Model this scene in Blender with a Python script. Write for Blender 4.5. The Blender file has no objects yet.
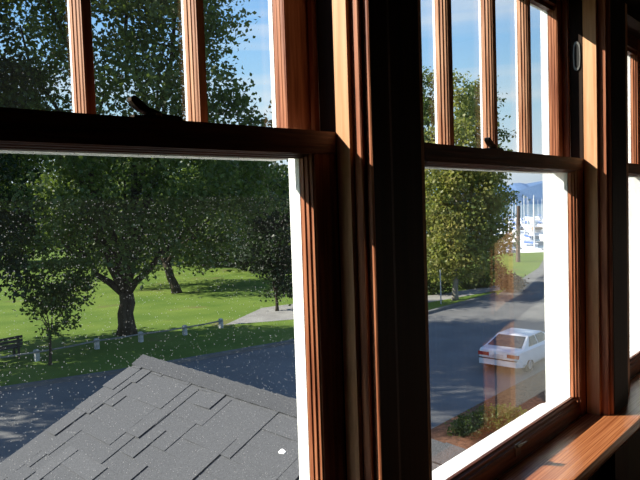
import bpy, bmesh, math, random
import numpy as np
from mathutils import Vector, Matrix
random.seed(7)
R = math.radians
C = bpy.context.scene.collection
sc = bpy.context.scene
LIFT = 1.6                      # the eye is 1.6 m above the room floor; floor ends up at z = 0
GZ = -5.5                       # street level, relative to the eye

# ------------------------------------------------------------------ camera frame
F = 630.0; SLOPE = -0.033; VP2 = 885.0; VP1 = 1040.0; YV = 189.0
YC = YV + SLOPE * (320 - VP2)
def v3(x): return np.array([x - 320.0, 240.0 - (YC + SLOPE * (x - 320)), F])
up = np.cross(v3(1000), v3(0)); up /= np.linalg.norm(up)
if up[1] < 0: up = -up
def basis(vp):
    d = v3(vp); d = d / np.linalg.norm(d)
    Y = np.cross(up, d)
    if Y[2] < 0: Y = -Y
    return np.array([d, Y, up])
RM = basis(VP2); R1 = basis(VP1)
_w = RM @ R1[0]
ROT1 = math.atan2(_w[1], _w[0])           # the left window's wall turns a few degrees (shallow bay)
RH = Vector((RM[0, 0], RM[1, 0], 0)).normalized()
FH = Vector((RM[0, 2], RM[1, 2], 0)).normalized()
def ray(x, y): return RM @ np.array([x - 320.0, 240.0 - y, F])
def G(x, y, z=GZ):
    v = ray(x, y); v = v * z / v[2]
    return Vector(v)
def at_depth(x, y, d):
    v = ray(x, y) / F * d
    return Vector(v)

# ------------------------------------------------------------------ materials
def mat(name): 
    m = bpy.data.materials.new(name); m.use_nodes = True
    nt = m.node_tree; nt.nodes.clear()
    out = nt.nodes.new('ShaderNodeOutputMaterial')
    return m, nt, out
def N(nt, t, **kw):
    n = nt.nodes.new('ShaderNode' + t)
    for k, v in kw.items(): setattr(n, k, v)
    return n
def noisy(name, c1, c2, scale=(5, 5, 5), rough=.6, detail=4, lo=.35, hi=.65, spec=.5, bump=0, metal=0, coord='Object', nscale=1.0):
    m, nt, out = mat(name)
    tc = N(nt, 'TexCoord'); mp = N(nt, 'Mapping'); mp.inputs['Scale'].default_value = scale
    nz = N(nt, 'TexNoise'); nz.inputs['Scale'].default_value = nscale; nz.inputs['Detail'].default_value = detail
    rp = N(nt, 'ValToRGB'); rp.color_ramp.elements[0].position = lo; rp.color_ramp.elements[1].position = hi
    rp.color_ramp.elements[0].color = (*c1, 1); rp.color_ramp.elements[1].color = (*c2, 1)
    b = N(nt, 'BsdfPrincipled'); b.inputs['Roughness'].default_value = rough
    b.inputs['Specular IOR Level'].default_value = spec; b.inputs['Metallic'].default_value = metal
    L = nt.links.new
    L(tc.outputs[coord], mp.inputs[0]); L(mp.outputs[0], nz.inputs['Vector']); L(nz.outputs[0], rp.inputs[0]); L(rp.outputs[0], b.inputs['Base Color'])
    if bump:
        bp = N(nt, 'Bump'); bp.inputs['Strength'].default_value = bump; bp.inputs['Distance'].default_value = .01
        L(nz.outputs[0], bp.inputs['Height']); L(bp.outputs[0], b.inputs['Normal'])
    L(b.outputs[0], out.inputs[0])
    return m
M = {}
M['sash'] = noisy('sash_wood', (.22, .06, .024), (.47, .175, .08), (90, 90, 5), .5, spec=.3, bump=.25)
M['sash_rail_shaded'] = noisy('rail_wood', (.06, .017, .007), (.16, .05, .02), (5, 90, 90), .5, spec=.3, bump=.25)  # same wood as the sash, darkened to paint in the rails' shade
M['muntin'] = noisy('muntin_wood_sunlit', (.34, .13, .06), (.64, .34, .20), (90, 90, 5), .5, spec=.3, bump=.2)  # sash wood made paler, with the sunlight put into its colour
M['casing'] = noisy('casing_wood', (.55, .27, .125), (.76, .44, .24), (60, 60, 3), .5, spec=.25, bump=.1)
M['stool'] = noisy('stool_wood', (.24, .066, .022), (.50, .19, .075), (2.0, 230, 60), .24, lo=.36, hi=.62, bump=.12)
M['shaded_wood'] = noisy('shaded_casing', (.014, .007, .004), (.026, .013, .007), (50, 50, 3), .6, spec=.12)  # shade of the unlit room side is put into this wood colour
M['white'] = noisy('white_paint', (.80, .80, .78), (.88, .88, .86), (8, 8, 8), .5)
M['bronze'] = noisy('dark_bronze', (.05, .04, .03), (.10, .075, .05), (30, 30, 30), .4, metal=.7)
M['pulley'] = noisy('pulley_metal', (.14, .135, .12), (.22, .21, .19), (40, 40, 40), .35, metal=.8)
M['black'] = noisy('black_gap', (.006, .006, .006), (.01, .01, .01), (10, 10, 10), .8)
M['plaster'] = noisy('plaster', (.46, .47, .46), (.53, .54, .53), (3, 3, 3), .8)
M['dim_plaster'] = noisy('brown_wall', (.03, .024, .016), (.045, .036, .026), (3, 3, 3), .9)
M['floorwood'] = noisy('floor_boards', (.03, .013, .006), (.05, .022, .010), (1.5, 25, 5), .45)
M['siding'] = noisy('outer_siding', (.60, .59, .55), (.68, .67, .63), (2, 2, 12), .7)
M['asphalt'] = noisy('asphalt', (.115, .114, .112), (.175, .172, .166), (.55, .55, .55), .9, detail=8, lo=.3, hi=.7)
M['sidewalk'] = noisy('concrete', (.22, .21, .20), (.30, .29, .27), (.8, .8, .8), .9)
M['curb'] = noisy('curb_concrete', (.10, .10, .10), (.16, .16, .15), (1, 1, 1), .9)
M['lawn'] = noisy('lawn_grass', (.082, .145, .026), (.158, .22, .042), (.35, .35, .35), .95, detail=9, lo=.3, hi=.7, spec=.05, bump=.6)
_nt = M['lawn'].node_tree; _b = [n for n in _nt.nodes if n.type == 'BSDF_PRINCIPLED'][0]; _rp = [n for n in _nt.nodes if n.type == 'VALTORGB'][0]
_tc = N(_nt, 'TexCoord'); _n2 = N(_nt, 'TexNoise'); _n2.inputs['Scale'].default_value = .32; _n2.inputs['Detail'].default_value = 6; _nt.links.new(_tc.outputs['Object'], _n2.inputs['Vector'])
_mr = N(_nt, 'MapRange'); _mr.inputs[1].default_value = .60; _mr.inputs[2].default_value = .72; _mr.inputs[4].default_value = .75; _nt.links.new(_n2.outputs[0], _mr.inputs[0])
_mx = N(_nt, 'MixRGB'); _mx.inputs[2].default_value = (.15, .115, .06, 1); _nt.links.new(_mr.outputs[0], _mx.inputs[0]); _nt.links.new(_rp.outputs[0], _mx.inputs[1]); _nt.links.new(_mx.outputs[0], _b.inputs['Base Color'])
M['mulch'] = noisy('bark_mulch', (.10, .05, .03), (.20, .10, .06), (9, 9, 9), .95, spec=.1, bump=.8)
M['bark'] = noisy('bark', (.035, .028, .02), (.085, .07, .052), (7, 7, 1.6), .95, spec=.1, bump=1)
M['pale_bark'] = noisy('pale_bark', (.20, .18, .15), (.32, .29, .25), (7, 7, 2), .95, spec=.1, bump=.6)
M['post_paint'] = noisy('weathered_white_post', (.32, .33, .33), (.50, .51, .50), (9, 9, 9), .8)
M['rail_wood'] = noisy('grey_rail', (.16, .16, .15), (.26, .26, .25), (3, 3, 9), .85)
M['bench'] = noisy('dark_bench_slat', (.03, .03, .025), (.06, .055, .045), (3, 3, 9), .8)
M['shingle'] = noisy('roof_shingle', (.066, .067, .071), (.125, .127, .133), (25, 25, 25), .95, detail=6, lo=.25, hi=.75, spec=.1, bump=.35, nscale=3)
M['shingle_dark'] = noisy('roof_shingle_cap', (.055, .056, .060), (.10, .102, .107), (25, 25, 25), .95, detail=6, lo=.3, hi=.7, spec=.1, nscale=3)
M['shingle_pale'] = noisy('roof_shingle_pale', (.074, .075, .079), (.137, .139, .145), (25, 25, 25), .95, detail=6, lo=.25, hi=.75, spec=.1, bump=.35, nscale=3)
M['carpaint'] = noisy('white_car_paint', (.72, .73, .76), (.78, .79, .82), (2, 2, 2), .25)
M['carglass'] = noisy('dark_car_glass', (.015, .02, .03), (.025, .03, .04), (2, 2, 2), .08)
M['tail'] = noisy('red_tail_lamp', (.35, .02, .02), (.45, .03, .025), (5, 5, 5), .25)
M['rubber'] = noisy('black_rubber', (.012, .012, .012), (.02, .02, .02), (9, 9, 9), .7)
M['hub'] = noisy('grey_hubcap', (.4, .4, .42), (.5, .5, .52), (9, 9, 9), .35, metal=.6)
M['plate'] = noisy('licence_plate', (.5, .5, .55), (.6, .6, .62), (9, 9, 9), .5)
M['boat'] = noisy('boat_white', (.80, .82, .84), (.88, .88, .90), (1, 1, 1), .4)
M['boat_grey'] = noisy('boat_grey', (.30, .34, .40), (.42, .45, .50), (1, 1, 1), .4)
M['canvas'] = noisy('blue_canvas', (.05, .12, .38), (.08, .17, .48), (3, 3, 3), .8)
M['tan_canvas'] = noisy('tan_canvas', (.42, .30, .2), (.5, .36, .25), (3, 3, 3), .8)
M['mast'] = noisy('pale_mast', (.75, .76, .78), (.85, .85, .87), (3, 3, 3), .5)
M['dockwood'] = noisy('dock_boards', (.40, .38, .36), (.52, .5, .48), (1, 6, 1), .85)
M['water'] = noisy('sea_water', (.07, .13, .19), (.10, .17, .24), (.5, .5, .5), .25, bump=.5)
M['pole'] = noisy('brown_pole', (.10, .065, .045), (.16, .105, .08), (9, 9, 1), .9)
M['metalpole'] = noisy('grey_pole', (.35, .36, .38), (.45, .46, .48), (5, 5, 5), .5)
M['hill'] = noisy('hazed_forest_slope', (.075, .135, .24), (.11, .175, .29), (.006, .006, .02), .95, spec=0)  # blue of the air haze is painted into the slope's base colour
M['hill_far'] = noisy('hazed_distant_ridge', (.13, .215, .37), (.16, .25, .41), (.004, .004, .01), .95, spec=0)  # stronger air haze painted into this base colour, hence paler
M['droppings'] = noisy('white_dropping', (.8, .8, .78), (.9, .9, .88), (50, 50, 50), .7)

def leafmat(name, c1, c2, t1, trans=.45):
    m, nt, out = mat(name)
    tc = N(nt, 'TexCoord'); nz = N(nt, 'TexNoise'); nz.inputs['Scale'].default_value = .9; nz.inputs['Detail'].default_value = 8
    rp = N(nt, 'ValToRGB'); rp.color_ramp.elements[0].position = .35; rp.color_ramp.elements[1].position = .68
    rp.color_ramp.elements[0].color = (*c1, 1); rp.color_ramp.elements[1].color = (*c2, 1)
    p = N(nt, 'BsdfPrincipled'); p.inputs['Roughness'].default_value = .45; p.inputs['Specular IOR Level'].default_value = .35
    t = N(nt, 'BsdfTranslucent'); t.inputs[0].default_value = (*t1, 1)
    mx = N(nt, 'MixShader'); mx.inputs[0].default_value = trans
    L = nt.links.new
    L(tc.outputs['Object'], nz.inputs['Vector']); L(nz.outputs[0], rp.inputs[0]); L(rp.outputs[0], p.inputs['Base Color'])
    L(p.outputs[0], mx.inputs[1]); L(t.outputs[0], mx.inputs[2]); L(mx.outputs[0], out.inputs[0])
    return m
M['leaf_dark'] = leafmat('dark_leaves', (.038, .07, .02), (.12, .16, .038), (.14, .20, .03), .42)
M['leaf_deep'] = leafmat('deep_leaves', (.012, .028, .012), (.03, .055, .016), (.03, .06, .01), .3)
M['leaf_mid'] = leafmat('mid_leaves', (.04, .075, .02), (.095, .12, .03), (.10, .15, .02), .4)
M['leaf_autumn'] = leafmat('autumn_leaves', (.13, .19, .05), (.38, .32, .10), (.32, .35, .06), .42)
M['leaf_bright'] = leafmat('bright_leaves', (.09, .14, .03), (.20, .24, .05), (.2, .28, .04), .4)
M['leaf_rust'] = leafmat('rusty_leaves', (.07, .045, .03), (.13, .08, .05), (.1, .06, .03), .3)

def glass(name, dust=0.0, haze=0.0):
    m, nt, out = mat(name); L = nt.links.new
    g = N(nt, 'NewGeometry'); dot = N(nt, 'VectorMath', operation='DOT_PRODUCT')
    L(g.outputs['Incoming'], dot.inputs[0]); L(g.outputs['Normal'], dot.inputs[1])
    ab = N(nt, 'Math', operation='ABSOLUTE'); L(dot.outputs['Value'], ab.inputs[0])
    om = N(nt, 'Math', operation='SUBTRACT'); om.inputs[0].default_value = 1; L(ab.outputs[0], om.inputs[1])
    pw = N(nt, 'Math', operation='POWER'); pw.inputs[1].default_value = 5; L(om.outputs[0], pw.inputs[0])
    ma = N(nt, 'Math', operation='MULTIPLY_ADD'); ma.inputs[1].default_value = .96; ma.inputs[2].default_value = .04; L(pw.outputs[0], ma.inputs[0])
    tr = N(nt, 'BsdfTransparent'); tr.inputs[0].default_value = (.97, .985, .98, 1)
    gl = N(nt, 'BsdfGlossy'); gl.inputs['Roughness'].default_value = 0
    mx = N(nt, 'MixShader'); L(ma.outputs[0], mx.inputs[0]); L(tr.outputs[0], mx.inputs[1]); L(gl.outputs[0], mx.inputs[2])
    last = mx
    if dust or haze:
        tc = N(nt, 'TexCoord')
        vo = N(nt, 'TexVoronoi'); vo.inputs['Scale'].default_value = 300; L(tc.outputs['Object'], vo.inputs['Vector'])
        nz = N(nt, 'TexNoise'); nz.inputs['Scale'].default_value = 7; nz.inputs['Detail'].default_value = 5; L(tc.outputs['Object'], nz.inputs['Vector'])
        sep = N(nt, 'SeparateColor'); L(vo.outputs['Color'], sep.inputs[0])
        # a speck's radius grows with the cell's random value
        rad = N(nt, 'MapRange'); rad.inputs[1].default_value = 1 - dust; rad.inputs[2].default_value = 1.0; rad.inputs[3].default_value = 0.0; rad.inputs[4].default_value = .30
        L(sep.outputs[0], rad.inputs[0])
        lt = N(nt, 'Math', operation='LESS_THAN'); L(vo.outputs['Distance'], lt.inputs[0]); L(rad.outputs[0], lt.inputs[1])
        hz = N(nt, 'MapRange'); hz.inputs[1].default_value = .35; hz.inputs[2].default_value = .75; hz.inputs[3].default_value = haze * .3; hz.inputs[4].default_value = haze
        L(nz.outputs[0], hz.inputs[0])
        sm = N(nt, 'Math', operation='MULTIPLY'); sm.inputs[1].default_value = .30; L(lt.outputs[0], sm.inputs[0])
        mxm = N(nt, 'Math', operation='MAXIMUM'); L(sm.outputs[0], mxm.inputs[0]); L(hz.outputs[0], mxm.inputs[1])
        d = N(nt, 'BsdfDiffuse'); d.inputs[0].default_value = (.8, .8, .8, 1)
        t = N(nt, 'BsdfTranslucent'); t.inputs[0].default_value = (.8, .8, .8, 1)
        ad = N(nt, 'MixShader'); ad.inputs[0].default_value = .5; L(d.outputs[0], ad.inputs[1]); L(t.outputs[0], ad.inputs[2])
        m2 = N(nt, 'MixShader'); L(mxm.outputs[0], m2.inputs[0]); L(mx.outputs[0], m2.inputs[1]); L(ad.outputs[0], m2.inputs[2])
        last = m2
    L(last.outputs[0], out.inputs[0])
    return m
M['glass_dusty'] = glass('dusty_pane', .33, .005)
M['glass'] = glass('clear_pane', .04, .005)

# ------------------------------------------------------------------ mesh helper
class MB:
    def __init__(s): s.v = []; s.f = []; s.m = []
    def poly(s, pts, mi=0):
        n = len(s.v); s.v += [tuple(p) for p in pts]; s.f.append(tuple(range(n, n + len(pts)))); s.m.append(mi)
    def box(s, x0, x1, y0, y1, z0, z1, mi=0):
        n = len(s.v)
        s.v += [(x0, y0, z0), (x1, y0, z0), (x1, y1, z0), (x0, y1, z0), (x0, y0, z1), (x1, y0, z1), (x1, y1, z1), (x0, y1, z1)]
        for f in ((0, 3, 2, 1), (4, 5, 6, 7), (0, 1, 5, 4), (1, 2, 6, 5), (2, 3, 7, 6), (3, 0, 4, 7)):
            s.f.append(tuple(n + i for i in f)); s.m.append(mi)
        return s
    def loft(s, rings, mi=0, caps=True, closed=True):
        n0 = len(s.v); k = len(rings[0])
        for r in rings: s.v += [tuple(p) for p in r]
        for a in range(len(rings) - 1):
            for j in range(k if closed else k - 1):
                j2 = (j + 1) % k
                s.f.append((n0 + a * k + j, n0 + a * k + j2, n0 + (a + 1) * k + j2, n0 + (a + 1) * k + j)); s.m.append(mi)
        if caps:
            s.f.append(tuple(n0 + j for j in range(k))[::-1]); s.m.append(mi)
            b = n0 + (len(rings) - 1) * k
            s.f.append(tuple(b + j for j in range(k))); s.m.append(mi)
        return s
    def prism(s, xy, z0, z1, mi=0):
        return s.loft([[(x, y, z0) for x, y in xy], [(x, y, z1) for x, y in xy]], mi)
    def prism_x(s, yz, x0, x1, mi=0):
        return s.loft([[(x0, y, z) for y, z in yz], [(x1, y, z) for y, z in yz]], mi)
    def tube(s, pts, rad, k=8, mi=0):
        pts = [Vector(p) for p in pts]; rings = []
        for i, p in enumerate(pts):
            d = (pts[min(i + 1, len(pts) - 1)] - pts[max(i - 1, 0)])
            if d.length < 1e-6: d = Vector((0, 0, 1))
            d.normalize()
            a = d.cross(Vector((0, 0, 1)) if abs(d.z) < .9 else Vector((1, 0, 0))).normalized(); b = d.cross(a)
            r = rad[i] if isinstance(rad, (list, tuple)) else rad
            rings.append([p + a * (r * math.cos(6.28319 * j / k)) + b * (r * math.sin(6.28319 * j / k)) for j in range(k)])
        return s.loft(rings, mi)
    def build(s, name, mats, parent=None, loc=(0, 0, 0), rz=0, smooth=False, off=None):
        me = bpy.data.meshes.new(name)
        vv = s.v if off is None else [(x - off[0], y - off[1], z - off[2]) for x, y, z in s.v]
        me.from_pydata(vv, [], s.f)
        for q in (mats if isinstance(mats, (list, tuple)) else [mats]): me.materials.append(q)
        me.polygons.foreach_set('material_index', s.m)
        bm = bmesh.new(); bm.from_mesh(me); bmesh.ops.recalc_face_normals(bm, faces=bm.faces); bm.to_mesh(me); bm.free()
        if smooth: me.polygons.foreach_set('use_smooth', [True] * len(me.polygons))
        me.update()
        o = bpy.data.objects.new(name, me); C.objects.link(o)
        o.location = loc; o.rotation_euler = (0, 0, rz)
        if parent: o.parent = parent
        return o
def tag(o, label=None, cat=None, group=None, kind=None):
    if label: o['label'] = label
    if cat: o['category'] = cat
    if group: o['group'] = group
    if kind: o['kind'] = kind
    return o
def empty(name, loc, rz=0):
    o = bpy.data.objects.new(name, None); C.objects.link(o); o.location = loc; o.rotation_euler = (0, 0, rz); o.empty_display_size = .1
    return o
def copy_tree(o, parent=None):
    c = o.copy(); C.objects.link(c)
    if parent: c.parent = parent
    for ch in list(o.children): copy_tree(ch, c)
    return c

# ------------------------------------------------------------------ windows (lengths in units of U metres, frame of each wall)
U = .85
ZT = .179; ZM = .125; ZB = -.88; ZR = -.966; ZHEAD = .835; ZS = -.968
GD = .036; TH = .055; WD = .185                         # glass depth, sash thickness, depth of the frame (in U)
def window(name, rot, yf, xs0, xs1, low, upp, stick, us, du, stopd, sw, muntins, ms, lowpane, label, lock_x=None, lift_x=None, pulley=False):
    bx, by, bz = (xs0 + xs1) / 2, yf + .06, ZS
    c, s = math.cos(rot), math.sin(rot)
    root = empty(name, ((bx * c - by * s) * U, (bx * s + by * c) * U, bz * U), rot)
    tag(root, label, 'window', kind='structure')
    def B(m, nm, mats, parent=root):
        m.v = [((x - bx) * U, (y - by) * U, (z - bz) * U) for x, y, z in m.v]
        return m.build(nm, mats, parent)
    W = [M['sash'], M['white']]; WR = [M['sash_rail_shaded'], M['white']]
    xg0, xg1 = low; g = yf + GD
    def profile(e, sg, w, y0, gg):                       # moulded sash edge in plan, from the pane to the room face
        d = gg - y0
        return [(e, gg + .001), (e, gg - d * .30), (e + sg * w * .22, gg - d * .34), (e + sg * w * .30, gg - d * .60), (e + sg * w * .58, gg - d * .66), (e + sg * w * .66, y0 + d * .12),
                (e + sg * w * .95, y0 + d * .05), (e + sg * w, y0 + .0005), (e + sg * (w + .002), y0 + .004), (e + sg * (w + .002), gg + .001)]
    # --- lower sash
    m = MB()
    for side in (0, 1):
        sg = 1 if side else -1
        e, o = (xg1, xs1) if side else (xg0, xs0)
        m.box(min(e + sg * stick, o), max(e + sg * stick, o), yf, yf + .042, ZR, ZT)
        m.prism(profile(e, sg, stick, yf, g), ZB, ZM)
        m.box(min(e, o), max(e, o), g + .0045, yf + TH, ZR, ZT, 1)
    lower = B(m, 'lower_sash', W)
    m = MB()
    m.box(xg0 - stick, xg1 + stick, yf - .004, yf + .04, ZM, ZT)
    d = GD; st = .009
    m.prism_x([(g + .001, ZM - st), (g - d * .3, ZM - st), (g - d * .34, ZM - st * .75), (g - d * .6, ZM - st * .65), (g - d * .66, ZM - st * .35), (yf + .004, ZM - st * .3), (yf, ZM + .001), (g + .001, ZM + .001)], xg0, xg1)
    m.box(xs0 + .001, xs1 - .001, yf - .0035, yf + .04, ZM + .002, ZT - .0005)
    B(m, 'meeting_rail', WR, lower)
    m = MB(); st = .030
    m.box(xg0 - .002, xg1 + .002, yf, yf + .042, ZR, ZB - st)
    m.prism_x([(g + .001, ZB), (g - d * .3, ZB), (g - d * .34, ZB - st * .2), (g - d * .6, ZB - st * .3), (g - d * .66, ZB - st * .58), (yf + d * .12, ZB - st * .68), (yf + d * .05, ZB - st * .95), (yf + .0005, ZB - st), (yf + .004, ZB - st - .002), (g + .001, ZB - st - .002)], xg0, xg1)
    m.box(xg0, xg1, g + .0045, yf + TH, ZR, ZB - .004, 1)
    B(m, 'bottom_rail', WR, lower)
    m = MB(); m.box(xg0 - .006, xg1 + .006, g + .001, g + .0045, ZB - .006, ZM - .004); B(m, 'pane', lowpane, lower)
    if lift_x:
        m = MB()
        zl = ZB - .010
        m.box(lift_x - .022, lift_x + .022, yf - .003, yf, zl - .045, zl)
        m.prism_x([(yf - .003, zl - .004), (yf - .013, zl + .001), (yf - .030, zl + .012), (yf - .034, zl + .011), (yf - .018, zl - .006), (yf - .003, zl - .014)], lift_x - .014, lift_x + .014)
        o = B(m, 'sash_lift', M['bronze'], lower); o['label'] = 'dark metal hook lift'
    if lock_x:
        m = MB(); z = ZT; k = .8
        m.box(lock_x - .05, lock_x + .05, yf + .002, yf + .026, z, z + .006)
        ring = lambda h, r: [(lock_x - .005 + r * math.cos(a * .5236), yf + .014 + r * .6 * math.sin(a * .5236), z + h) for a in range(12)]
        m.loft([ring(.006, .022), ring(.011, .020), ring(.014, .012)])
        sec = lambda x, za, zb: [(x, yf + .005, za), (x, yf + .023, za), (x, yf + .023, zb), (x, yf + .005, zb)]
        m.loft([sec(lock_x + .008, z + .006, z + .014), sec(lock_x - .018, z + .010, z + .022), sec(lock_x - .036, z + .016, z + .036), sec(lock_x - .046, z + .024, z + .042), sec(lock_x - .053, z + .032, z + .039)])
        m.loft([sec(lock_x + .008, z + .004, z + .012), sec(lock_x + .05, z + .004, z + .009)])
        o = B(m, 'sash_lock', M['bronze'], lower); o['label'] = 'dark metal cam lock lever'
    # --- upper sash, in the outer track
    ug0, ug1 = upp; yu = yf + du; gu = yu + GD
    m = MB()
    for side in (0, 1):
        sg = 1 if side else -1
        e, o = (ug1, xs1) if side else (ug0, xs0)
        m.box(min(e + sg * us, o), max(e + sg * us, o), yu, yu + .042, ZM, ZHEAD + .09)
        m.prism(profile(e, sg, us, yu, gu), ZM, ZHEAD)
        m.box(min(e, o), max(e, o), gu + .0045, yu + TH, ZM, ZHEAD + .09, 1)
    upper = B(m, 'upper_sash', W)
    m = MB(); m.box(ug0, ug1, yf + .041, yu + .042, ZM - .004, ZT - .004); m.box(ug0, ug1, gu + .0045, yu + TH, ZM - .005, ZT - .006, 1); m.box(ug0, ug1, yu + .001, yu + TH - .001, ZM - .0075, ZM - .0045, 1); B(m, 'bottom_rail', WR, upper)
    m = MB(); m.box(ug0 - .002, ug1 + .002, yu, yu + .042, ZHEAD + .02, ZHEAD + .09); m.box(ug0, ug1, yu + .016, yu + .042, ZHEAD, ZHEAD + .022); m.box(ug0, ug1, gu + .0045, yu + TH, ZHEAD, ZHEAD + .09, 1); B(m, 'top_rail', WR, upper)
    for xm in muntins:
        m = MB()
        half = [(.030, gu + .001), (.030, gu - GD * .3), (.0265, gu - GD * .34), (.0255, gu - GD * .6), (.022, gu - GD * .66), (.0205, yu + GD * .15), (.017, yu + GD * .08), (.016, yu)]
        m.prism([(xm - a * ms, b) for a, b in half] + [(xm + a * ms, b) for a, b in reversed(half)], ZT - .004, ZHEAD + .005)
        m.box(xm - .028 * ms, xm + .028 * ms, gu + .0045, gu + .013, ZT - .006, ZHEAD + .004, 1)
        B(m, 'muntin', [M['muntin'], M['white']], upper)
    xs = [ug0] + list(muntins) + [ug1]
    for i_, (a, b) in enumerate(zip(xs[:-1], xs[1:])):
        m = MB()
        m.box(a + (.0275 * ms if i_ else -.004), b - (.0275 * ms if i_ < len(xs) - 2 else -.004), gu + .001, gu + .0042, ZT - .01, ZHEAD + .006); B(m, 'pane', M['glass'], upper)
    # --- frame: jambs, stops, parting beads, outer jamb and sill, head
    zt = ZHEAD + .10
    for side in (0, 1):
        sg = 1 if side else -1; o = xs1 if side else xs0
        m = MB(); m.box(min(o + sg * .001, o + sg * .04), max(o + sg * .001, o + sg * .04), yf, yf + .054, ZS, zt)
        jamb = B(m, 'jamb', M['shaded_wood'])
        if side and pulley:
            m = MB(); zc, yc = .632, yf + .022
            oval = lambda a, b, x: [(x, yc + a * math.cos(t * .5236), zc + b * math.sin(t * .5236) + (b * .9 if math.sin(t * .5236) > .01 else (-b * .9 if math.sin(t * .5236) < -.01 else 0))) for t in range(12)]
            m.loft([oval(.016, .034, o + .001), oval(.016, .034, o - .004)])
            pl = B(m, 'pulley_plate', M['pulley'], jamb); pl['label'] = 'oval metal sash pulley'
            m = MB(); m.loft([oval(.0105, .028, o - .0035), oval(.0105, .028, o - .0046)])
            B(m, 'pulley_slot', M['black'], jamb)
        m = MB(); m.box(min(o, o + sg * .043), max(o, o + sg * sw), yf - stopd, yf - .004, ZS, zt); B(m, 'interior_stop', M['casing'])
        m = MB(); m.box(min(o - sg * .012, o + sg * .01), max(o - sg * .012, o + sg * .01), yf + .0565, yf + du - .003, ZT + .003, zt); B(m, 'parting_bead', M['sash'])
        m = MB(); m.box(min(o + sg * .002, o + sg * .06), max(o + sg * .002, o + sg * .06), yf + .0545, yf + WD, ZS - .01, zt + .1); B(m, 'outer_jamb', M['white'])
    m = MB(); m.box(xs0, xs1, yf - stopd, yf - .004, ZHEAD + .055, zt); m.box(xs0 - .03, xs1 + .03, yf, yf + du + TH, ZHEAD + .092, zt + .04)
    B(m, 'head_stop', M['shaded_wood'])
    m = MB(); m.box(xs0, xs1, yf + du + TH + .002, yf + WD, ZHEAD + .06, zt + .1); B(m, 'outer_head', M['white'])
    m = MB()
    m.prism_x([(yf + .001, ZR - .002), (yf + TH + .002, ZR - .002), (yf + TH + .003, ZB - .020), (yf + WD, ZB - .075), (yf + WD + .03, ZB - .088), (yf + WD + .03, ZB - .14), (yf + .001, ZB - .14)], xs0 + .003, xs1 - .003)
    B(m, 'outer_sill', M['white'])
    return root
K = 1.112
window('window_1', ROT1, K, .085, 1.031, (.19, .949), (.20, .944), .015, .004, .075, .049, .012, [.473, .719], .58, M['glass_dusty'], 'left double-hung window over the grey shingle roof, dusty pane', lock_x=.575)
window('window_2', 0, 1.0, 1.486, 2.88, (1.60, 2.797), (1.60, 2.815), .020, .006, .085, .060, .018, [1.889, 2.213, 2.524], .9, M['glass'], 'middle double-hung window with three muntins above its rail, looking onto the white car', lock_x=2.05, lift_x=2.165, pulley=True)
window('window_3', 0, 1.0, 3.33, 4.15, (3.45, 4.07), (3.45, 4.04), .026, .0145, .085, .060, .018, [], 1.0, M['glass'], 'narrow rightmost double-hung window cut by the edge of the photo')

def w1(x, y):
    c, s = math.cos(ROT1), math.sin(ROT1)
    return ((x * c - y * s), (x * s + y * c))
# casing posts between the windows
def post(name, polyg, z0, z1, mi, label, base):
    m = MB(); m.prism([(x * U, y * U) for x, y in polyg], z0 * U, z1 * U)
    o = m.build(name, mi, loc=(base[0] * U, base[1] * U, z0 * U), off=(base[0] * U, base[1] * U, z0 * U))
    return tag(o, label, 'post', kind='structure')
fe = K - .049
a0 = w1(1.031 + .0435, fe + .003); a1 = w1(1.055 + .02, fe - .016); a2 = w1(1.105, fe - .020); b1 = w1(1.074, 1.205)
# window 1 right casing with its thin bead
m = MB()
e1 = 1.0435
prof = [w1(e1, fe + .004), w1(e1, fe - .024), w1(e1 + .002, fe - .0265), w1(e1 + .009, fe - .026), w1(e1 + .0115, fe - .023), w1(e1 + .0135, fe - .023), w1(e1 + .014, fe - .042), w1(e1 + .016, fe - .045), w1(e1 + .020, fe - .044), w1(e1 + .0215, fe - .040), w1(e1 + .0215, fe + .004)]
m.prism([(x * U, y * U) for x, y in prof], ZS * U, .95 * U)
o = m.build('trim_1', M['sash'], off=(prof[0][0] * U, prof[0][1] * U, ZS * U), loc=(prof[0][0] * U, prof[0][1] * U, ZS * U))
tag(o, 'thin moulded wooden bead beside the left window, sunlit along its upper half', 'trim', kind='structure')
pa = w1(e1 + .022, fe - .041); pb = w1(e1 + .022, 1.27)
post('trim_2', [pa, (1.26, .893), (1.30, .915), (1.443, .9225), (1.443, .944), (1.424, .944), (1.424, 1.17), (1.24, 1.17), pb], -1.88, 1.29, M['shaded_wood'], 'wide wooden post between the left and middle windows, coloured dark for its shade', (1.27, .92))
m = MB()
e2 = 2.8985
prof = [(e2, .944), (e2, .908), (e2 + .003, .905), (e2 + .010, .9055), (e2 + .013, .910), (e2 + .016, .910), (e2 + .0165, .897), (e2 + .021, .893), (e2 + .028, .894), (e2 + .030, .898), (e2 + .030, .944)]
m.prism([(x * U, y * U) for x, y in prof], ZS * U, .95 * U)
o = m.build('trim_3', M['sash'], off=(e2 * U, .93 * U, ZS * U), loc=(e2 * U, .93 * U, ZS * U))
tag(o, 'thin moulded wooden bead beside the middle window with sunlit yellow edge', 'trim', kind='structure')
post('trim_4', [(e2 + .031, .892), (3.12, .892), (3.16, .918), (3.235, .922), (3.262, .946), (3.262, 1.17), (2.945, 1.17), (2.945, .946), (e2 + .031, .946)], -1.88, 1.29, M['shaded_wood'], 'wooden post between the middle window and the narrow right window, coloured dark for its shade', (3.1, .95))
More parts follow.
